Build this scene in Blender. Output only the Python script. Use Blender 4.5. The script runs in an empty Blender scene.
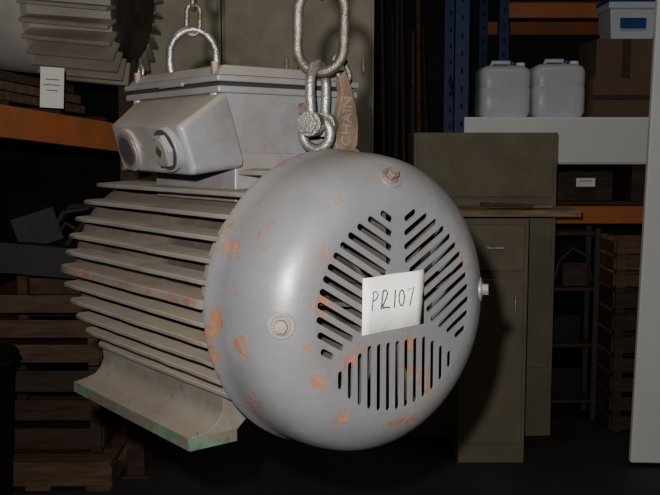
import bpy, bmesh, math, random
from mathutils import Vector, Matrix, Euler
random.seed(7)
scene = bpy.context.scene
V = Vector

# ------------------------------------------------------------------ materials
def newmat(name):
    m = bpy.data.materials.new(name); m.use_nodes = True
    nt = m.node_tree; b = nt.nodes['Principled BSDF']
    return m, nt, b

def simple(name, col, rough=0.6, metal=0.0, var=0.25, scale=6.0, bump=0.15, col2=None):
    m, nt, b = newmat(name)
    tc = nt.nodes.new('ShaderNodeTexCoord')
    n = nt.nodes.new('ShaderNodeTexNoise'); n.inputs['Scale'].default_value = scale; n.inputs['Detail'].default_value = 8
    nt.links.new(tc.outputs['Object'], n.inputs['Vector'])
    r = nt.nodes.new('ShaderNodeValToRGB')
    c2 = col2 if col2 else tuple(c*(1-var) for c in col)
    r.color_ramp.elements[0].position = 0.35; r.color_ramp.elements[0].color = (*c2, 1)
    r.color_ramp.elements[1].position = 0.65; r.color_ramp.elements[1].color = (*col, 1)
    nt.links.new(n.outputs['Fac'], r.inputs['Fac'])
    nt.links.new(r.outputs['Color'], b.inputs['Base Color'])
    b.inputs['Roughness'].default_value = rough; b.inputs['Metallic'].default_value = metal
    if bump:
        n2 = nt.nodes.new('ShaderNodeTexNoise'); n2.inputs['Scale'].default_value = scale*12
        nt.links.new(tc.outputs['Object'], n2.inputs['Vector'])
        bp = nt.nodes.new('ShaderNodeBump'); bp.inputs['Strength'].default_value = bump; bp.inputs['Distance'].default_value = 0.004
        nt.links.new(n2.outputs['Fac'], bp.inputs['Height']); nt.links.new(bp.outputs['Normal'], b.inputs['Normal'])
    return m

def paint(name, col, rough=0.4, rust_lo=0.62, dust=0.6, dustcol=(0.20,0.165,0.125), metal=0.15, rustcol=(0.30,0.10,0.04), ring=None, rscale=26, grime=0.0, grimecol=(0.16,0.125,0.09), specks=0.0):
    """old machine paint: tonal variation, chips of red primer / rust, settled dust on upward surfaces, grime"""
    m, nt, b = newmat(name); L = nt.links; N = nt.nodes
    tc = N.new('ShaderNodeTexCoord')
    def noise(s, d=6, rgh=0.5):
        n = N.new('ShaderNodeTexNoise'); n.inputs['Scale'].default_value = s; n.inputs['Detail'].default_value = d
        n.inputs['Roughness'].default_value = rgh
        L.new(tc.outputs['Object'], n.inputs['Vector']); return n
    def ramp(src, p0, p1, c0=(0,0,0), c1=(1,1,1)):
        r = N.new('ShaderNodeValToRGB'); r.color_ramp.elements[0].position = p0; r.color_ramp.elements[1].position = p1
        r.color_ramp.elements[0].color = (*c0,1); r.color_ramp.elements[1].color = (*c1,1)
        L.new(src, r.inputs['Fac']); return r.outputs['Color']
    def mix(f, a, c):
        x = N.new('ShaderNodeMix'); x.data_type = 'RGBA'
        L.new(f, x.inputs[0]); 
        for i, v in ((6,a),(7,c)):
            if isinstance(v, tuple): x.inputs[i].default_value = (*v,1)
            else: L.new(v, x.inputs[i])
        return x.outputs[2]
    def math_(op, a, c, clamp=False):
        x = N.new('ShaderNodeMath'); x.operation = op; x.use_clamp = clamp
        for i, v in ((0,a),(1,c)):
            if isinstance(v,(int,float)): x.inputs[i].default_value = v
            else: L.new(v, x.inputs[i])
        return x.outputs[0]
    base = ramp(noise(7,8,0.6).outputs['Fac'], 0.3, 0.7, tuple(c*0.72 for c in col), col)
    if grime:
        gm = math_('MULTIPLY', ramp(noise(5,12,0.72).outputs['Fac'], 0.42, 0.64), grime)
        base = mix(gm, base, grimecol)
    if specks:
        sm = math_('MULTIPLY', ramp(noise(85,4,0.6).outputs['Fac'], 0.65, 0.71), specks*.7)
        base = mix(sm, base, tuple(c*.8 for c in grimecol))
        sc = math_('MULTIPLY', ramp(noise(13,12,0.75).outputs['Fac'], 0.56, 0.70), specks*.35)
        base = mix(sc, base, (0.33,0.30,0.27))
    n1 = noise(rscale, 10, 0.62); n2 = noise(2.9, 3)
    geo = N.new('ShaderNodeNewGeometry')
    pt = math_('MULTIPLY', math_('SUBTRACT', geo.outputs['Pointiness'], 0.5), 0.55)
    s = math_('ADD', math_('ADD', n1.outputs['Fac'], math_('MULTIPLY', math_('SUBTRACT', n2.outputs['Fac'], 0.5), 0.45)), pt)
    if ring:
        sp = N.new('ShaderNodeSeparateXYZ'); L.new(tc.outputs['Object'], sp.inputs[0])
        rr_ = math_('SQRT', math_('ADD', math_('MULTIPLY', sp.outputs['Y'], sp.outputs['Y']), math_('MULTIPLY', sp.outputs['Z'], sp.outputs['Z'])), 0)
        for (r0, wd, amt) in ring:
            band = math_('SUBTRACT', 1.0, math_('DIVIDE', math_('ABSOLUTE', math_('SUBTRACT', rr_, r0), 0), wd), True)
            s = math_('ADD', s, math_('MULTIPLY', band, amt))
    halo = math_('MULTIPLY', ramp(s, rust_lo-.05, rust_lo+.01), .55)
    base = mix(halo, base, tuple(.6*a+.4*c_ for a,c_ in zip(grimecol, rustcol)))
    rm = ramp(s, rust_lo, rust_lo+0.03)
    rc = ramp(noise(30,6).outputs['Fac'], 0.35, 0.65, tuple(c*0.6 for c in rustcol), rustcol)
    c = mix(rm, base, rc)
    sep = N.new('ShaderNodeSeparateXYZ'); L.new(geo.outputs['Normal'], sep.inputs[0])
    up = ramp(sep.outputs['Z'], 0.25, 0.95)
    df = math_('MULTIPLY', math_('MULTIPLY', up, dust), ramp(noise(9,8).outputs['Fac'], 0.25, 0.6, (0.45,)*3, (1,)*3))
    c = mix(df, c, dustcol)
    L.new(c, b.inputs['Base Color'])
    rr = math_('ADD', math_('ADD', math_('MULTIPLY', math_('MAXIMUM', rm, df), 0.45), rough), math_('MULTIPLY', math_('SUBTRACT', noise(16,8,.7).outputs['Fac'], .5), .4))
    L.new(rr, b.inputs['Roughness'])
    L.new(math_('MULTIPLY', math_('SUBTRACT', 1.0, math_('MAXIMUM', rm, df)), metal), b.inputs['Metallic'])
    bp = N.new('ShaderNodeBump'); bp.inputs['Strength'].default_value = 0.35; bp.inputs['Distance'].default_value = 0.003
    hh = math_('SUBTRACT', math_('MULTIPLY', noise(45,6).outputs['Fac'], 0.5), math_('MULTIPLY', rm, 0.35))
    L.new(hh, bp.inputs['Height']); L.new(bp.outputs['Normal'], b.inputs['Normal'])
    return m

def wood(name, col, rough=0.75):
    m, nt, b = newmat(name); L = nt.links
    tc = nt.nodes.new('ShaderNodeTexCoord'); mp = nt.nodes.new('ShaderNodeMapping')
    mp.inputs['Scale'].default_value = (1.5, 9, 9)
    L.new(tc.outputs['Object'], mp.inputs['Vector'])
    n = nt.nodes.new('ShaderNodeTexNoise'); n.inputs['Scale'].default_value = 5; n.inputs['Detail'].default_value = 10
    L.new(mp.outputs['Vector'], n.inputs['Vector'])
    r = nt.nodes.new('ShaderNodeValToRGB')
    r.color_ramp.elements[0].position = 0.3; r.color_ramp.elements[0].color = (*[c*0.45 for c in col],1)
    r.color_ramp.elements[1].position = 0.7; r.color_ramp.elements[1].color = (*col,1)
    L.new(n.outputs['Fac'], r.inputs['Fac']); L.new(r.outputs['Color'], b.inputs['Base Color'])
    b.inputs['Roughness'].default_value = rough
    return m

RUST=(0.27,0.115,0.06)
M = {}
M['paint'] = paint('grey_machine_paint', (0.205,0.209,0.224), rough=0.37, rust_lo=0.705, dust=0.35, ring=[(.152,.026,.095),(.204,.014,.10)], rustcol=RUST, grime=.48, grimecol=(0.15,0.125,0.105), specks=.6, rscale=28)
M['body'] = paint('dusty_grey_paint', (0.215,0.205,0.195), rough=0.62, rust_lo=0.67, dust=0.97, dustcol=(0.32,0.255,0.19), grime=.85, grimecol=(0.155,0.118,0.085), rustcol=RUST, specks=.8)
M['core'] = paint('dark_core_paint', (0.05,0.043,0.037), rough=0.7, rust_lo=0.70, dust=0.6, dustcol=(0.10,0.075,0.055), grime=.7)  # base much darker than the fins, so the gaps between them read dark
M['finrust'] = paint('chipped_fin_paint', (0.23,0.205,0.18), rough=0.55, rust_lo=0.52, dust=0.8, dustcol=(0.29,0.225,0.165), rustcol=(0.24,0.12,0.075), grime=.6)
M['foot'] = paint('foot_paint', (0.18,0.17,0.15), rough=0.65, rust_lo=0.66, dust=0.9, dustcol=(0.20,0.16,0.12), rustcol=(0.12,0.075,0.045), grime=.95, grimecol=(0.115,0.088,0.065), specks=.9)
M['footedge'] = paint('foot_edge_paint', (0.13,0.105,0.085), rough=0.5, rust_lo=0.57, dust=0.3, rustcol=(0.07,0.125,0.08), grime=.6)
M['box'] = paint('terminal_box_paint', (0.215,0.217,0.23), rough=0.40, rust_lo=0.69, dust=0.9, dustcol=(0.27,0.22,0.17), grime=.75, grimecol=(0.14,0.11,0.088), rustcol=RUST, specks=.7)
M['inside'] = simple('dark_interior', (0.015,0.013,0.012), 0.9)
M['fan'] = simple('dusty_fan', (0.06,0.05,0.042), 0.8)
M['steel'] = simple('galvanised_steel', (0.40,0.38,0.35), 0.38, 0.75, var=0.45, scale=30, bump=0.3)
M['chain'] = simple('rusty_chain_steel', (0.26,0.235,0.21), 0.42, 0.7, scale=40, bump=0.4, col2=(0.12,0.085,0.06))
M['hook'] = simple('rusty_hook', (0.20,0.135,0.095), 0.65, 0.2, scale=30, bump=0.5, col2=(0.11,0.075,0.05))
M['letters'] = simple('worn_raised_letters', (0.26,0.19,0.145), 0.6, 0.2, scale=30)
M['bolt'] = simple('rusty_bolt', (0.24,0.215,0.19), 0.5, 0.4, scale=60, bump=0.4, col2=(0.17,0.105,0.07))
M['paper'] = simple('paper_label', (0.90,0.88,0.83), 0.85, var=0.04)
M['ink'] = simple('marker_ink', (0.012,0.012,0.02), 0.6, bump=0)
M['straw'] = simple('straw', (0.12,0.09,0.06), 0.9)
M['orange'] = paint('orange_rack_paint', (0.62,0.18,0.05), rough=0.5, rust_lo=0.76, dust=0.3, metal=0, grime=.3)
M['blue'] = paint('blue_rack_paint', (0.015,0.035,0.15), rough=0.5, rust_lo=0.78, dust=0.2, metal=0)
M['khaki'] = paint('khaki_cabinet_paint', (0.22,0.188,0.125), rough=0.6, rust_lo=0.8, dust=0.3, metal=0, grime=.4)
M['beige'] = paint('beige_locker_paint', (0.54,0.49,0.37), rough=0.6, rust_lo=0.8, dust=0.3, metal=0, grime=.2)
M['white'] = simple('white_board', (0.90,0.90,0.87), 0.55, var=0.06, scale=2, bump=0.03)
M['plastic'] = simple('translucent_plastic', (0.66,0.70,0.74), 0.35, var=0.12, scale=5, bump=0.02)
M['bluecap'] = simple('blue_plastic', (0.02,0.09,0.3), 0.4, bump=0)
M['black'] = simple('black_plastic', (0.008,0.008,0.009), 0.5)
M['card'] = simple('cardboard', (0.17,0.11,0.07), 0.85, var=0.2, scale=4)
M['wood'] = wood('old_pine', (0.18,0.105,0.062))
M['darkwood'] = wood('dark_timber', (0.085,0.048,0.03))
M['ply'] = wood('bench_ply', (0.38,0.25,0.15))
M['floor'] = simple('oily_concrete', (0.045,0.041,0.037), 0.75, var=0.5, scale=1.5, bump=0.3)
M['wall'] = simple('dark_wall_sheet', (0.03,0.027,0.025), 0.8, var=0.4, scale=1.5)
M['scrap'] = paint('grey_scrap_paint', (0.05,0.05,0.047), rough=0.6, rust_lo=0.72, dust=0.5, dustcol=(.09,.08,.06), metal=0.1, rustcol=(.1,.05,.03))
M['casing'] = simple('pale_casing', (0.56,0.52,0.48), 0.6, 0.0, var=0.2, scale=5)
M['casefin'] = simple('casing_fins', (0.46,0.40,0.33), 0.6, 0.0, var=0.3, scale=5)

# ------------------------------------------------------------------ mesh builder
class MB:
    def __init__(s): s.bm = bmesh.new(); s.mats = []
    def mi(s, m):
        if m not in s.mats: s.mats.append(m)
        return s.mats.index(m)
    def _set(s, faces, m):
        i = s.mi(m)
        for f in faces: f.material_index = i
    def hull(s, pts, m):
        vs = [s.bm.verts.new(p) for p in pts]
        r = bmesh.ops.convex_hull(s.bm, input=vs)
        s._set([g for g in r['geom'] if isinstance(g, bmesh.types.BMFace)], m)
    def box(s, c, d, m, rot=None):
        R = Euler(rot).to_matrix() if rot else Matrix.Identity(3)
        c = V(c); vs = []
        for z in (-.5,.5):
            for x,y in ((-.5,-.5),(.5,-.5),(.5,.5),(-.5,.5)):
                vs.append(s.bm.verts.new(c + R @ V((x*d[0], y*d[1], z*d[2]))))
        q = [(3,2,1,0),(4,5,6,7),(0,1,5,4),(1,2,6,5),(2,3,7,6),(3,0,4,7)]
        s._set([s.bm.faces.new([vs[i] for i in f]) for f in q], m)
    def loft(s, rings, m, caps=True, closed=False):
        n = len(rings[0]); R = [[s.bm.verts.new(p) for p in r] for r in rings]; fs = []
        K = len(R); rng = range(K if closed else K-1)
        for k in rng:
            a, b = R[k], R[(k+1)%K]
            for i in range(n):
                j = (i+1)%n
                fs.append(s.bm.faces.new((a[i], a[j], b[j], b[i])))
        if caps and not closed:
            fs.append(s.bm.faces.new(list(reversed(R[0])))); fs.append(s.bm.faces.new(R[-1]))
        s._set(fs, m)
    def prism(s, pts, vec, m):
        vec = V(vec); s.loft([[V(p) for p in pts],[V(p)+vec for p in pts]], m)
    def lathe(s, prof, o, ax, m, seg=48, caps=True):
        o = V(o); ax = V(ax).normalized()
        u = ax.cross(V((0,0,1)));
        if u.length < 1e-3: u = V((1,0,0))
        u.normalize(); w = ax.cross(u)
        rings = [[o + ax*a + (u*math.cos(2*math.pi*i/seg) + w*math.sin(2*math.pi*i/seg))*r for i in range(seg)] for a, r in prof]
        s.loft(rings, m, caps)
    def cyl(s, p0, p1, r, m, seg=20, r1=None):
        p0 = V(p0); p1 = V(p1); L = (p1-p0).length
        s.lathe([(0,r),(L,r if r1 is None else r1)], p0, p1-p0, m, seg)
    def tube(s, pts, r, m, closed=False, normal=None, seg=10):
        pts = [V(p) for p in pts]; n = len(pts); rings = []; prev = None
        for i, p in enumerate(pts):
            if closed: t = pts[(i+1)%n] - pts[i-1]
            else: t = pts[min(i+1,n-1)] - pts[max(i-1,0)]
            t.normalize()
            if normal is not None: a = V(normal).normalized()
            elif prev is None:
                a = t.orthogonal().normalized()
            else: a = (prev - t*prev.dot(t)).normalized()
            prev = a; b = t.cross(a)
            rings.append([p + (a*math.cos(2*math.pi*k/seg) + b*math.sin(2*math.pi*k/seg))*r for k in range(seg)])
        s.loft(rings, m, caps=not closed, closed=closed)
    def link(s, c, up, side, hl, hw, r, m, n=10):
        c=V(c); up=V(up).normalized(); side=V(side); side=(side-up*side.dot(up)).normalized()
        st = hl-hw; pts=[]
        for i in range(n+1):
            a = math.pi*i/n; pts.append(c+up*(st+hw*math.sin(a))+side*hw*math.cos(a))
        for i in range(n+1):
            a = math.pi+math.pi*i/n; pts.append(c+up*(-st+hw*math.sin(a))+side*hw*math.cos(a))
        s.tube(pts, r, m, True, up.cross(side))
    def finish(s, name, parent=None, bevel=0, angle=40, smooth=True, segs=2):
        bmesh.ops.recalc_face_normals(s.bm, faces=s.bm.faces)
        me = bpy.data.meshes.new(name); s.bm.to_mesh(me); s.bm.free()
        for m in s.mats: me.materials.append(m)
        if smooth:
            me.polygons.foreach_set('use_smooth', [True]*len(me.polygons))
            me.set_sharp_from_angle(angle=math.radians(angle))
        ob = bpy.data.objects.new(name, me); scene.collection.objects.link(ob)
        if parent: ob.parent = parent
        if bevel:
            md = ob.modifiers.new('bevel','BEVEL'); md.width = bevel; md.segments = segs; md.limit_method = 'ANGLE'
            md.angle_limit = math.radians(35); md.harden_normals = True
        return ob

def empty(name, loc=(0,0,0), rz=0):
    e = bpy.data.objects.new(name, None); e.empty_display_size = 0.1
    e.location = loc; e.rotation_euler = (0,0,rz); scene.collection.objects.link(e); return e

# ------------------------------------------------------------------ ELECTRIC MOTOR (local +X = fan end, +Z up)
ANG = math.atan2(-0.788, 0.616)
MLOC = V((0.088,1.155,1.298))
motor = empty('electric_motor', MLOC, ANG)

b = MB()
prof = [(-0.0005,.134),(-0.0012,.143),(-.0040,.153),(-.0090,.1635),(-.0165,.174),(-.0265,.184),(-.039,.1925),(-.054,.198),(-.075,.2015),
        (-.100,.203),(-.128,.2035),(-.134,.2065),(-.140,.2065),(-.141,.199),(-.130,.1965),(-.06,.193),(-.035,.180),(-.018,.160),(-.005,.134)]
b.lathe(prof, (0,0,0), (1,0,0), M['paint'], 96, caps=False)
b.finish('fan_cowl', motor, angle=50)

cu = bpy.data.curves.new('cowl_face','CURVE'); cu.dimensions='2D'; cu.fill_mode='BOTH'; cu.extrude = 0.0016
def spline(pts):
    sp = cu.splines.new('POLY'); sp.points.add(len(pts)-1)
    for i,p in enumerate(pts): sp.points[i].co = (p[0],p[1],0,1)
    sp.use_cyclic_u = True
spline([(0.1345*math.cos(2*math.pi*i/96), 0.1345*math.sin(2*math.pi*i/96)) for i in range(96)])
RV = 0.128; hw = 0.0041
for th in (30,150,270):
    t = math.radians(th); d=(math.cos(t),math.sin(t)); n=(-d[1],d[0])
    for k in range(-6,7):
        o = k*0.0158
        a1 = math.sqrt(RV*RV-o*o)
        a0 = max(abs(o)/1.732+0.016, 0.045)
        if a1-a0 < 0.012: continue
        pts=[]
        for i in range(7):
            a=math.pi*i/6; pts.append((a0-hw*math.sin(a), o+hw*math.cos(a)))
        for i in range(7):
            a=math.pi*i/6; pts.append((a1+hw*math.sin(a), o-hw*math.cos(a)))
        spline([(p[0]*d[0]+p[1]*n[0], p[0]*d[1]+p[1]*n[1]) for p in pts])
tmp = bpy.data.objects.new('tmp', cu); scene.collection.objects.link(tmp)
bpy.context.view_layer.update()
dg = bpy.context.evaluated_depsgraph_get()
me = bpy.data.meshes.new_from_object(tmp.evaluated_get(dg))
bpy.data.objects.remove(tmp)
me.transform(Matrix(((0,0,1,-0.002),(1,0,0,0),(0,1,0,0),(0,0,0,1))))
me.materials.clear(); me.materials.append(M['paint'])
face = bpy.data.objects.new('vented_cowl_face', me); scene.collection.objects.link(face); face.parent = motor

b = MB()
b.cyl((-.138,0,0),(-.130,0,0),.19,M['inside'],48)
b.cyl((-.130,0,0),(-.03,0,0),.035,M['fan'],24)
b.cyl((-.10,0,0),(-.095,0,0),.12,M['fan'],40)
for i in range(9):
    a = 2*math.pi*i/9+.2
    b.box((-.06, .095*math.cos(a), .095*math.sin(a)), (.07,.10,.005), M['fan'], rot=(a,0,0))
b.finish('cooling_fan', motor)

b = MB()
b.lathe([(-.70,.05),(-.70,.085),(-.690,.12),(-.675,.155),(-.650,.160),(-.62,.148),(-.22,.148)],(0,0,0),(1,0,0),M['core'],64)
b.lathe([(-.22,.14),(-.205,.172),(-.155,.175),(-.135,.165)],(0,0,0),(1,0,0),M['body'],64)
b.lathe([(-.80,.022),(-.802,.024),(-.69,.024)],(0,0,0),(1,0,0),M['steel'],24)
b.finish('stator_frame', motor)
b = MB()
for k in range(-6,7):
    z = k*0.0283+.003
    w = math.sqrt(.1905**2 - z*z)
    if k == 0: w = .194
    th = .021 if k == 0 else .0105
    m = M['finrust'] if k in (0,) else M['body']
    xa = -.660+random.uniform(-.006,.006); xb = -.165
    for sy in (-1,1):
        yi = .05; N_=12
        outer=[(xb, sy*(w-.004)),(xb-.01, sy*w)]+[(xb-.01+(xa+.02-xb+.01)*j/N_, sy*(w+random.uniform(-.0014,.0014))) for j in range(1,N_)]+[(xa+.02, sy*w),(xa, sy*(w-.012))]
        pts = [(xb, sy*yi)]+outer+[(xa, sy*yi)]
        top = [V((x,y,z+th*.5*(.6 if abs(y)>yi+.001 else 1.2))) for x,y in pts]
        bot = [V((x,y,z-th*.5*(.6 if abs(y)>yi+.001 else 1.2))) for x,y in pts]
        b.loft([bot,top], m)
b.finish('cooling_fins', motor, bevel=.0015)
for i, sy in enumerate((-1,1)):
    b = MB()
    sec = [(.172,-.217),(.173,-.199),(.150,-.195),(.134,-.190),(.124,-.180),(.117,-.165),(.120,-.125),(.05,-.125),(.06,-.17),(.094,-.200),(.094,-.217)]
    b.loft([[V((x, sy*y, z)) for y,z in sec] for x in (-.652,-.242)], M['foot'])
    b.box((-.447, sy*.1735, -.2075),(.41,.0015,.0185), M['footedge'])
    b.box((-.2412, sy*.134, -.2075),(.0015,.078,.0185), M['footedge'])
    b.finish('mounting_foot_%d'%(i+1), motor, bevel=.002)

# terminal box
b = MB()
def frus(x0,x1,y0,y1,z0,X0,X1,Y0,Y1,z1,m):
    b.loft([[V((x0,y0,z0)),V((x1,y0,z0)),V((x1,y1,z0)),V((x0,y1,z0))],[V((X0,Y0,z1)),V((X1,Y0,z1)),V((X1,Y1,z1)),V((X0,Y1,z1))]],m)
frus(-.50,-.255,-.085,.085,.13,-.50,-.255,-.085,.085,.200,M['box'])
frus(-.50,-.262,-.07,.085,.195,-.515,-.242,-.112,.118,.285,M['box'])
b.box((-.380,.002,.289),(.292,.250,.010),M['box'])
b.box((-.380,.002,.297),(.280,.236,.006),M['inside'])
b.box((-.380,.002,.304),(.294,.254,.009),M['box'])
frus(-.524,-.236,-.120,.126,.309,-.512,-.248,-.106,.112,.324,M['box'])
b.finish('terminal_box', motor, bevel=.003)
b = MB()
b.hull([(-.505,-.08,.180),(-.235,-.08,.180),(-.505,-.10,.287),(-.238,-.108,.287),(-.495,-.125,.280),(-.228,-.125,.278),
        (-.430,-.196,.242),(-.222,-.192,.236),(-.425,-.180,.176),(-.226,-.168,.170)], M['box'])
b.finish('cable_entry_housing', motor, bevel=.010, segs=4)
b = MB()
nrm = V((0.0,-.955,-.29)).normalized()
for x, kind in ((-.265,'plug'),(-.380,'hole')):
    c = V((x,-.183,.207))
    b.cyl(c-nrm*.01, c+nrm*.008, .032, M['box'], 32)
    if kind=='plug':
        b.cyl(c+nrm*.006, c+nrm*.009, .0290, M['inside'], 32)
        b.cyl(c+nrm*.006, c+nrm*.016, .0250, M['box'], 6)
        b.cyl(c+nrm*.010, c+nrm*.018, .0200, M['foot'], 24)
        b.cyl(c+nrm*.014, c+nrm*.0185, .010, M['inside'], 4)
    else:
        b.cyl(c+nrm*.0065, c+nrm*.0100, .0280, M['bolt'], 32)
        b.cyl(c+nrm*.0070, c+nrm*.0106, .0245, M['core'], 32)
        b.cyl(c+nrm*.0072, c+nrm*.0112, .0205, M['inside'], 32)
b.finish('cable_gland_bosses', motor, bevel=.0015)
b = MB()
for x in (-.50,-.26):
    for y in (-.113,.117):
        b.cyl((x,y,.30),(x,y,.328),.006,M['bolt'],12)
        b.cyl((x,y,.272),(x,y,.29),.008,M['box'],12)
b.tube([(-.515+.008*math.cos(a*math.pi/6),-.10,.332+.010*math.sin(a*math.pi/6)) for a in range(12)],.0025,M['steel'],True,(0,1,0))
b.cyl((-.236,.02,.265),(-.226,.02,.265),.009,M['bolt'],12)
b.tube([(-.40,-.126,.300),(-.33,-.126,.300)],.003,M['box'])
b.finish('lid_screws', motor)

b = MB()
for a, rr, x in ((91,.171,-.0145),(3,.171,-.0145),(181,.173,-.016)):
    a = math.radians(a); rad = V((0,math.cos(a),math.sin(a)))
    nn = (V((1,0,0))*.78 + rad*.62).normalized()
    c = rad*rr + V((x,0,0))
    b.cyl(c-nn*.008, c+nn*.0012, .0170, M['paint'], 24)
    b.cyl(c+nn*.001, c+nn*.0028, .0120, M['bolt'], 20)
    b.cyl(c+nn*.002, c+nn*.011, .0088, M['bolt'], 6)
b.finish('cowl_bolts', motor, bevel=.001)

# label
b = MB()
lx = .0012; cy, cz = -.009, .010
W, H = .106, .072
n = 8; rows=[]
for j in range(2):
    rows.append([V((lx+.0015*math.sin(i*1.3)*(j)+.0012*abs(i/n-.5)*2*j, cy-W/2+W*i/n, cz+(-H/2 if j==0 else H/2)+(.003*(i/n)))) for i in range(n+1)])
vs=[[b.bm.verts.new(p) for p in r] for r in rows]
b._set([b.bm.faces.new((vs[0][i],vs[0][i+1],vs[1][i+1],vs[1][i])) for i in range(n)], M['paper'])
lab = b.finish('paper_label', motor)
sd = lab.modifiers.new('s','SOLIDIFY'); sd.thickness=.0005; sd.offset=1
b = MB()
S = .024
def stroke(pts, ox):
    P=[V((lx+.0017, cy+ox+p[0]*S*.72, cz-.006+p[1]*S)) for p in pts]
    b.tube(P,.00095,M['ink'],seg=6)
stroke([(0,0),(.12,1)],-.038); stroke([(.02,.9),(.35,1.02),(.6,.8),(.4,.58),(.1,.5)],-.038)
stroke([(0,0),(.20,.98)],-.023)
stroke([(.20,.98),(.45,1.02),(.62,.82),(.48,.55),(.18,.20),(.20,.05),(.5,.10),(.85,.04)],-.023)
stroke([(.1,0),(.18,.95)],-.002)
stroke([(.3+.27*math.cos(a*.7+1.5),.48+.44*math.sin(a*.7+1.5)) for a in range(10)],.007)
stroke([(0,.85),(.65,.98),(.25,0)],.022); 
b.finish('label_handwriting', motor)

pin = V((.50,-.86,0)).normalized(); pl = V((-pin.y,pin.x,0))
EY = .020
b = MB()
b.lathe([(.160,.020),(.192,.020),(.194,.012),(.206,.011)],(-.200,EY,0),(0,0,1),M['steel'],20)
b.tube([V((-.200,EY,0.228))+(pl*math.cos(a*math.pi/10)+V((0,0,1))*math.sin(a*math.pi/10))*.0215 for a in range(20)],.0075,M['steel'],True,pin)
b.finish('eyebolt_front', motor)
b = MB()
b.lathe([(.13,.020),(.20,.020),(.205,.012),(.26,.011)],(-.555,EY,0),(0,0,1),M['steel'],20)
b.tube([V((-.555,EY,.280))+(V((.788,.616,0))*math.cos(a*math.pi/10)+V((0,0,1))*math.sin(a*math.pi/10))*.0215 for a in range(20)],.0075,M['steel'],True,(.616,-.788,0))
b.finish('eyebolt_rear', motor)
b = MB()
for i in range(14):
    x = random.uniform(-.50,-.25); p = V((x, -random.uniform(.12,.165), -.196))
    d = V((random.uniform(-.02,.02),random.uniform(-.01,.01),0))
    b.tube([p, p+d*.5+V((0,0,.003)), p+d], .0006, M['straw'], seg=4)
b.finish('straw_strands', motor)

# ------------------------------------------------------------------ lifting tackle
motor_mat = Matrix.Translation(MLOC) @ Matrix.Rotation(ANG,4,'Z')
def m2w(p): return motor_mat @ V(p)
def shackle(name, base, pinax, hw_, top, r, pr, nut=1.75):
    b = MB(); base=V(base); pinax=V(pinax).normalized(); up=V((0,0,1)); nn=up.cross(pinax)
    pts=[base+pinax*hw_, base+pinax*hw_+up*top*.25, base+pinax*hw_*1.12+up*top*.5]
    for i in range(1,10):
        a=math.pi*i/10; pts.append(base+pinax*hw_*1.15*math.cos(a)+up*(top*.58+top*.42*math.sin(a)))
    pts+=[base-pinax*hw_*1.12+up*top*.5, base-pinax*hw_+up*top*.25, base-pinax*hw_]
    b.tube(pts, r, M['steel'], normal=nn, seg=12)
    for s_ in (-1,1):
        c=base+pinax*hw_*s_
        b.cyl(c-pinax*r*1.2, c+pinax*r*1.2, r*2.5, M['steel'], 24)
    b.cyl(base-pinax*(hw_+.018), base+pinax*(hw_+.018), pr, M['steel'], 16)
    b.cyl(base+pinax*(hw_+r*1.1), base+pinax*(hw_+r*1.1+.010), pr*nut, M['steel'], 6)
    b.cyl(base-pinax*(hw_+r*1.1+.006), base-pinax*(hw_+r*1.1), pr*1.6, M['steel'], 20)
    return b.finish(name, bevel=.0008)
wpin = (motor_mat.to_3x3() @ pin)
f0 = m2w((-.200,EY+.003,.242)); 
shackle('bow_shackle', f0, wpin, .027, .086, .0072, .0085)
r0 = m2w((-.555,EY,.296))
shackle('bow_shackle', r0, (1,.12,0), .036, .118, .0068, .008)

apex = V((-.145,1.47,2.85))
b = MB()
ring_c = f0 + V((.004,0,.086+.050))
rs = V((wpin.y,-wpin.x,0))
b.link(ring_c,(0.02,0,1),rs,.062,.036,.0076,M['chain'],14)
def chain(b, p0, p1, hl=.026, hwid=.0115, r=.0042, s0=V((0,1,0))):
    d=(p1-p0); L=d.length; d.normalize(); pitch=2*(hl-r)*.98; n=int(L/pitch)
    s1 = d.cross(s0).normalized(); s2=d.cross(s1).normalized()
    for i in range(n+1):
        b.link(p0+d*(hl-r+i*pitch), d, s1 if i%2 else s2, hl, hwid, r, M['chain'], 5)
chain(b, ring_c+V((0,0,.050)), apex, hl=.030, hwid=.013, r=.0055, s0=V(wpin))
b.finish('lifting_chain')
b = MB()
chain(b, r0+V((0,0,.112)), apex+V((-.02,0.02,0)), s0=V((1,0,0)))
b.finish('lifting_chain')
hk = empty('chain_grab_hook', m2w((-.214,.082,.203)), ANG)
b = MB()
outl = [(-.014,0),(.012,-.004),(.022,.010),(.024,.040),(.018,.070),(.010,.095),(.002,.112),(-.008,.115),(-.012,.105),(-.008,.085),(-.014,.06),(-.022,.035),(-.022,.012)]
b.prism([(-.006,y,z) for y,z in outl],(.012,0,0),M['hook'])
b.link((0,-.004,.122),(0,-.5,1),(0,1,.5),.022,.010,.004,M['chain'],8)
b.tube([(0.004,-.018,.002),(.010,.0,-.012),(.006,.02,.0)],.006,M['hook'])
b.finish('hook_body', hk, bevel=.003)
tx = bpy.data.curves.new('cast_letters','FONT'); tx.body='CHAIN'; tx.size=.024; tx.extrude=.0009; tx.align_x='CENTER'; tx.align_y='CENTER'
to = bpy.data.objects.new('cast_letters', tx); scene.collection.objects.link(to); tx.materials.append(M['letters'])
to.parent = hk; to.matrix_local = Matrix(((0,0,1,.0065),(.05,-.999,0,.001),(.999,.05,0,.045),(0,0,0,1)))
b = MB()
b.tube([apex+V((.0,0,.32)),apex+V((0,0,.16)),apex+V((.05,0,.10)),apex+V((.07,0,.03)),apex+V((.04,0,-.03)),apex+V((-.02,0,-.04)),apex+V((-.06,0,0)),apex+V((-.07,0,.05))],.018,M['hook'],normal=(0,1,0),seg=14)
b.box(apex+V((0,0,.40)),(.14,.10,.18),M['orange'])
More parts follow.
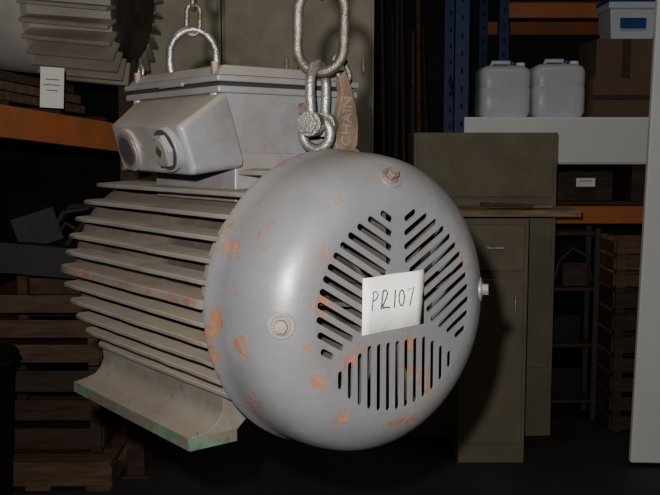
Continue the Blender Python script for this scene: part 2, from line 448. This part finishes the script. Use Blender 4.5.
b.cyl(apex+V((0,0,.48)),apex+V((0,0,1.02)),.010,M['chain'])
b.finish('hoist_hook_block', bevel=.006)
b = MB()
gz = apex.z+1.10
b.box((-.145,3.4,gz-.07),(.16,8.9,.016),M['blue']); b.box((-.145,3.4,gz+.07),(.16,8.9,.016),M['blue']); b.box((-.145,3.4,gz),(.012,8.9,.14),M['blue'])
b.finish('overhead_girder')

# ------------------------------------------------------------------ ROOM
def slab(name, c, d, m):
    b = MB(); b.box((0,0,0),d,m); o=b.finish(name, smooth=False); o.location=c; return o
slab('floor',(0,3.5,-.05),(9,9.2,.1),M['floor'])
slab('wall_back',(0,8.05,2.2),(9,.1,4.4),M['wall'])
slab('wall_left',(-4.55,3.5,2.2),(.1,9.2,4.4),M['wall'])
slab('wall_right',(4.55,3.5,2.2),(.1,9.2,4.4),M['wall'])
slab('ceiling',(0,3.5,4.45),(9,9.2,.1),M['wall'])

# ------------------------------------------------------------------ RIGHT PALLET RACK
def post(b,x,y,h=3.2,w=.080):
    b.box((x,y,h/2),(w,.06,h),M['blue'])
    for k in range(int(h/.1)):
        b.box((x,y-.0305,.06+k*.1),(.012,.002,.03),M['inside'])
    b.box((x,y,.005),(.12,.12,.01),M['blue'])
b = MB()
for x in (.755,3.1):
    post(b,x,5.3); post(b,x,5.80)
    for k in range(4):
        b.tube([(x,5.33,.2+k*.75),(x,5.77,.45+k*.75)],.012,M['blue'])
for y in (5.25,5.85): b.box((1.93,y,1.14),(2.36,.05,.10),M['orange'])
b.box((1.93,5.55,1.205),(2.3,.56,.02),M['darkwood'])
b.finish('pallet_rack', bevel=.002)
b = MB()
for x in (1.19,3.3):
    post(b,x,6.35,3.3,.07); post(b,x,7.2,3.3,.07)
for z in (2.455,1.1):
    for y in (6.30,7.2): b.box((2.24,y,z),(2.06,.05,.10),M['orange'])
    b.box((2.24,6.75,z+.06),(2.0,.86,.02),M['darkwood'])
b.finish('pallet_rack', bevel=.002)
b = MB(); b.box((1.38,5.50,1.565),(1.22,.50,.27),M['white']); b.box((1.38,5.246,1.565),(1.20,.006,.25),M['white'])
for x in (.95,1.80): b.box((x,5.5,1.3225),(.10,.45,.215),M['darkwood'])
b.finish('white_shelf_unit', bevel=.006)
b = MB(); b.box((0,0,0),(.11,.003,.05),M['paper']); b.box((0,-.002,.008),(.07,.001,.004),M['ink']); o=b.finish('shelf_label'); o.location=(1.49,5.30,1.325)
b = MB(); b.box((1.45,5.55,1.302),(.42,.42,.17),M['darkwood']); b.finish('cardboard_box')

def jerrycan(x,y,z,w=.30,d=.26,h=.33):
    b=MB(); m=M['plastic']
    secs=[(0,.90),(.03,1),(.55*h,1),(.58*h,.975),(.62*h,1),(.86*h,1),(.94*h,.93),(h,.72)]
    rings=[]
    for zz,s_ in secs:
        ring=[]
        for i in range(32):
            a=2*math.pi*i/32; ca,sa=math.cos(a),math.sin(a); e=.35
            ring.append(V((s_*w/2*math.copysign(abs(ca)**e,ca), s_*d/2*math.copysign(abs(sa)**e,sa), zz)))
        rings.append(ring)
    b.loft(rings,m)
    b.tube([(-.07,0,h-.01),(-.06,0,h+.025),(.04,0,h+.025),(.06,0,h-.01)],.013,m)
    b.cyl((.10,-.03,h-.03),(.10,-.03,h+.020),.027,M['white'],20)
    b.cyl((.06,-.0,h+.01),(.06,-.0,h+.025),.022,M['bluecap'],20)
    for s_ in (-1,1): b.box((s_*.075,-d/2-.001,.11),(.004,.006,.16),m)
    o=b.finish('jerrycan'); o.location=(x,y,z); return o
jerrycan(1.02,5.45,1.701,h=.30); jerrycan(1.335,5.45,1.701,w=.31,h=.31)
b=MB(); b.box((1.685,5.45,1.811),(.36,.40,.22),M['card']); b.box((1.685,5.25,1.811),(.36,.004,.03),M['darkwood']); b.finish('cardboard_box',bevel=.004)
b=MB(); b.box((1.69,5.45,2.032),(.34,.38,.22),M['card']); b.box((1.69,5.26,2.032),(.05,.004,.22),M['darkwood']); b.finish('cardboard_box',bevel=.004)
b=MB()
b.loft([[V((sx*w/2,sy*w*.45,zz)) for sx,sy in ((-1,-1),(1,-1),(1,1),(-1,1))] for zz,w in ((0,.24),(.17,.265),(.175,.285),(.21,.285))],M['plastic'])
b.box((0,0,.222),(.29,.265,.02),M['bluecap']); b.box((0,-.122,.09),(.15,.004,.06),M['bluecap'])
o=b.finish('storage_tub',bevel=.008); o.location=(1.735,5.42,2.144)

# ------------------------------------------------------------------ khaki cabinets & bench
b=MB(); b.box((.80,4.86,.80),(.74,.34,1.60),M['khaki'])
b.box((.80,4.686,1.42),(.70,.008,.30),M['khaki']); b.box((.80,4.686,.80),(.70,.008,.86),M['khaki'])
b.finish('steel_cabinet',bevel=.006)
b=MB(); b.box((.89,4.44,1.213),(.58,.38,.03),M['ply']); b.box((.84,4.30,1.250),(.26,.03,.018),M['wood'],rot=(0,.04,.2)); b.box((.92,4.40,1.240),(.30,.10,.016),M['ply'],rot=(0,0,-.1))
b.finish('plywood_boards',bevel=.002)
b=MB(); b.box((.78,4.46,.595),(.32,.38,1.19),M['khaki'])
b.box((.78,4.266,1.05),(.28,.012,.22),M['khaki']); b.box((.78,4.266,.50),(.28,.012,.80),M['khaki'])
b.box((.88,4.254,.78),(.012,.014,.09),M['steel']); b.box((.78,4.254,1.05),(.09,.012,.012),M['steel'])
b.finish('filing_cabinet',bevel=.004)

def crate(name,c,d,m,n=4):
    b=MB(); x,y,z=d
    for sx in (-1,1):
        for sy in (-1,1): b.box((sx*(x/2-.03),sy*(y/2-.03),z/2),(.05,.05,z),m)
    hgt=z/n
    for k in range(n):
        zz=hgt*(k+.5)
        for s_ in (-1,1):
            b.box((0,s_*(y/2),zz),(x,.018,hgt*.72),m); b.box((s_*(x/2),0,zz),(.018,y-.02,hgt*.72),m)
    b.box((0,0,.02),(x-.02,y-.02,.02),m)
    o=b.finish(name,bevel=.002); o.location=c; return o
def pallet(c,d=(1.0,.8),m=None,rz=0):
    b=MB(); m=m or M['darkwood']
    for i in range(3): b.box((0,(i-1)*(d[1]/2-.05),.065),(d[0],.09,.09),m); 
    for i in range(6): b.box((-d[0]/2+.06+i*(d[0]-.12)/5,0,.12),(.11,d[1],.02),m); 
    for i in range(3): b.box(((i-1)*(d[0]/2-.06),0,.01),(.11,d[1],.02),m)
    o=b.finish('wooden_pallet',bevel=.002); o.location=c; o.rotation_euler=(0,0,rz); return o
crate('wooden_crate',(1.74,4.95,.0),(.46,.40,.42),M['darkwood'])
crate('wooden_crate',(1.74,4.95,.421),(.46,.40,.36),M['darkwood'],3)
crate('wooden_crate',(1.74,4.95,.782),(.46,.40,.26),M['wood'],3)
# open dark shelving between the cabinet and the crates
b=MB()
sx0,sx1,sy0,sy1=1.21,1.48,5.0,5.18
for x in (sx0,sx1):
    for y in (sy0,sy1): b.box((x,y,.54),(.03,.03,1.08),M['scrap'])
for z in (.10,.42,.74,1.05): b.box(((sx0+sx1)/2,(sy0+sy1)/2,z),(sx1-sx0,sy1-sy0,.018),M['darkwood'])
b.box((1.33,5.09,.51),(.16,.13,.16),M['black']); b.box((1.37,5.09,.82),(.14,.13,.13),M['darkwood']); b.box((1.33,5.09,.20),(.18,.14,.18),M['black'])
b.tube([(1.24,5.0,.76),(1.27,4.99,.90),(1.34,4.99,.97),(1.42,4.99,.93),(1.46,5.0,.78)],.008,M['scrap'],seg=6)
b.finish('dark_shelving',bevel=.002)

b=MB(); b.box((0,0,1.25),(1.0,.035,2.5),M['white']); 
b.box((0,.03,.2),(.9,.04,.05),M['wood']); b.box((0,.03,2.2),(.9,.04,.05),M['wood'])
o=b.finish('white_door_panel',bevel=.008); o.location=(1.935,4.22,0.012); o.rotation_euler=(0,.022,0)

# ------------------------------------------------------------------ centre back: lockers & poles
b=MB()
for i in range(3):
    x=-.815+i*.425
    b.box((x,5.35,1.25),(.42,.45,2.5),M['beige'])
    for z0,h in ((.65,1.15),(1.86,1.18)):
        b.box((x,5.118,z0),(.385,.012,h),M['beige'])
        b.box((x+.15,5.105,z0+.12),(.018,.026,.09),M['steel'])
b.finish('steel_lockers',bevel=.004)
b=MB()
for i in range(9):
    x=.40+i*.055+random.uniform(-.015,.015)
    b.tube([(x,6.4+random.uniform(0,.2),.0),(x+random.uniform(-.1,.1),6.85,random.uniform(2.2,3.2))],random.uniform(.010,.022),random.choice([M['scrap'],M['darkwood'],M['scrap'],M['wood']]))
b.finish('leaning_pipes')

# ------------------------------------------------------------------ LEFT RACK
b=MB()
pA=V((-1.55,2.75,1.672)); pB=V((-.93,4.05,1.560))
d=(pB-pA)
def beam(b,pA,pB,h,t,m):
    d=(pB-pA).normalized(); s_=V((d.y,-d.x,0)).normalized(); u=V((0,0,1))
    c=[s_*t/2+u*h/2, -s_*t/2+u*h/2, -s_*t/2-u*h/2, s_*t/2-u*h/2]
    b.loft([[pA+q for q in c],[pB+q for q in c]],m)
beam(b,pA,pB,.120,.05,M['orange'])
bk=V((-.95,.45,0))
beam(b,pA+bk,pB+bk,.120,.05,M['orange'])
for p in (pB+V((.03,.06,0)), pB+bk+V((.03,.06,0)), pA+bk, pA+V((-.03,-.05,0))):
    b.box((p.x,p.y,1.4),(.08,.07,2.8),M['darkwood']); b.box((p.x,p.y,.005),(.12,.12,.01),M['darkwood'])
rz=math.atan2(d.y,d.x)
for k in range(5):
    q=pA+(pB-pA)*(.1+.2*k)+bk*.5; b.box((q.x,q.y,q.z+.071),(.95,.24,.02),M['darkwood'],rot=(0,0,math.atan2(bk.y,bk.x)))
b.finish('storage_rack',bevel=.002)
b=MB()
slope=math.atan2(pA.z-pB.z,(V((d.x,d.y,0))).length)
for k in range(3):
    for j in range(3):
        q=pA+(pB-pA)*.50+bk*(.14+.17*j)+V((0,0,.112+.038*k)); b.box(q,(1.20-.08*k,.13,.034),random.choice([M['wood'],M['darkwood']]),rot=(0,slope,rz+random.uniform(-.03,.03)))
b.finish('timber_planks',bevel=.002)
b=MB(); b.box((0,0,0),(.085,.002,.15),M['paper']); b.box((0,-.0015,.03),(.05,.001,.003),M['ink']); b.box((0,-.0015,.01),(.06,.001,.003),M['ink']); b.box((0,-.0015,-.01),(.04,.001,.003),M['ink'])
o=b.finish('paper_tag'); o.location=(-1.040,3.44,1.74); o.rotation_euler=(0.05,.05,.25)
b=MB(); R=.34
b.lathe([(-.75,.10),(-.74,R*.8),(-.70,R*.95),(-.62,R),(-.04,R),(-.02,R*.97),(-.01,R*.84),(.34,R*.78)],(0,0,0),(1,0,0),M['casing'],56)
b.lathe([(.335,R*.78),(.36,R*.70),(.37,R*.3)],(0,0,0),(1,0,0),M['core'],56)
for i in range(30):
    a=2*math.pi*i/30
    c=V((.17,R*.91*math.cos(a),R*.91*math.sin(a)))
    b.box(c,(.38,.10,.014),M['casefin'],rot=(a,0,0))
o=b.finish('finned_motor_casing',bevel=.0015); o.location=(-1.20,4.10,2.18); o.rotation_euler=(0,.10,-.12)

b=MB()
for i in range(6):
    p=V((-1.40+random.uniform(-.1,.25),4.25+random.uniform(-.1,.2),1.0))
    q=p+V((random.uniform(.2,.4),random.uniform(-.1,.1),random.uniform(.05,.30)))
    b.tube([p,(p+q)/2+V((0,0,random.uniform(.05,.14))),q],random.uniform(.01,.018),M['scrap'])
b.box((-1.3,4.3,1.0),(.5,.35,.14),M['scrap'],rot=(0,.1,.1))
b.box((-1.12,4.25,1.05),(.12,.3,.16),M['scrap'],rot=(.1,.2,.4))
b.box((-1.40,4.32,1.15),(.2,.2,.16),M['scrap'],rot=(.1,-.3,.3))
b.finish('scrap_machine_parts',bevel=.004)
crate('wooden_crate',(-1.32,4.3,.135),(.56,.55,.40),M['darkwood'],3)
crate('wooden_crate',(-1.31,4.3,.54),(.54,.55,.34),M['wood'],3)
pallet((-1.30,4.3,0),(.66,.8),M['wood'])
b=MB(); b.lathe([(0,.14),(.01,.15),(.68,.185),(.70,.20),(.73,.20),(.735,.18)],(0,0,0),(0,0,1),M['black'],40); b.tube([(.2*math.cos(a/16*math.pi*2),.2*math.sin(a/16*math.pi*2),.70) for a in range(16)],.01,M['black'],True,(0,0,1))
o=b.finish('rubbish_bin'); o.location=(-1.42,3.45,0)
pallet((-.35,6.5,0),(1.1,.9),M['darkwood'],.2)

# ------------------------------------------------------------------ LIGHTS
def area(name,loc,size,power,col,rot=(0,0,0)):
    l=bpy.data.lights.new(name,'AREA'); l.shape='RECTANGLE'; l.size=size[0]; l.size_y=size[1]; l.energy=power; l.color=col
    o=bpy.data.objects.new(name,l); o.location=loc; o.rotation_euler=rot; scene.collection.objects.link(o); return o
fl=bpy.data.lights.new('camera_flash','SPOT'); fl.energy=138; fl.shadow_soft_size=.012; fl.spot_size=math.radians(120); fl.spot_blend=.5; fl.color=(1,.98,.94)
fo=bpy.data.objects.new('camera_flash',fl); fo.location=(-.05,0,1.58); fo.rotation_euler=(math.radians(86),0,0); scene.collection.objects.link(fo)
area('ambient_fill_1',(1.2,3.6,4.2),(1.2,.2),8,(1,.95,.88))  # unseen overhead fill, added to brighten the background; no fixture modelled
area('ambient_fill_2',(-1.5,2.0,4.2),(1.2,.2),8,(1,.95,.88))  # second added fill on the left, likewise without a fixture
w=bpy.data.worlds.new('World'); scene.world=w; w.use_nodes=True
w.node_tree.nodes['Background'].inputs[0].default_value=(.5,.55,.62,1); w.node_tree.nodes['Background'].inputs[1].default_value=.01

cam=bpy.data.cameras.new('camera'); co=bpy.data.objects.new('camera',cam); scene.collection.objects.link(co)
cam.lens=49.5; cam.sensor_width=36; co.location=(0,0,1.5); co.rotation_euler=(math.radians(84),0,0); cam.clip_start=.02
scene.camera=co
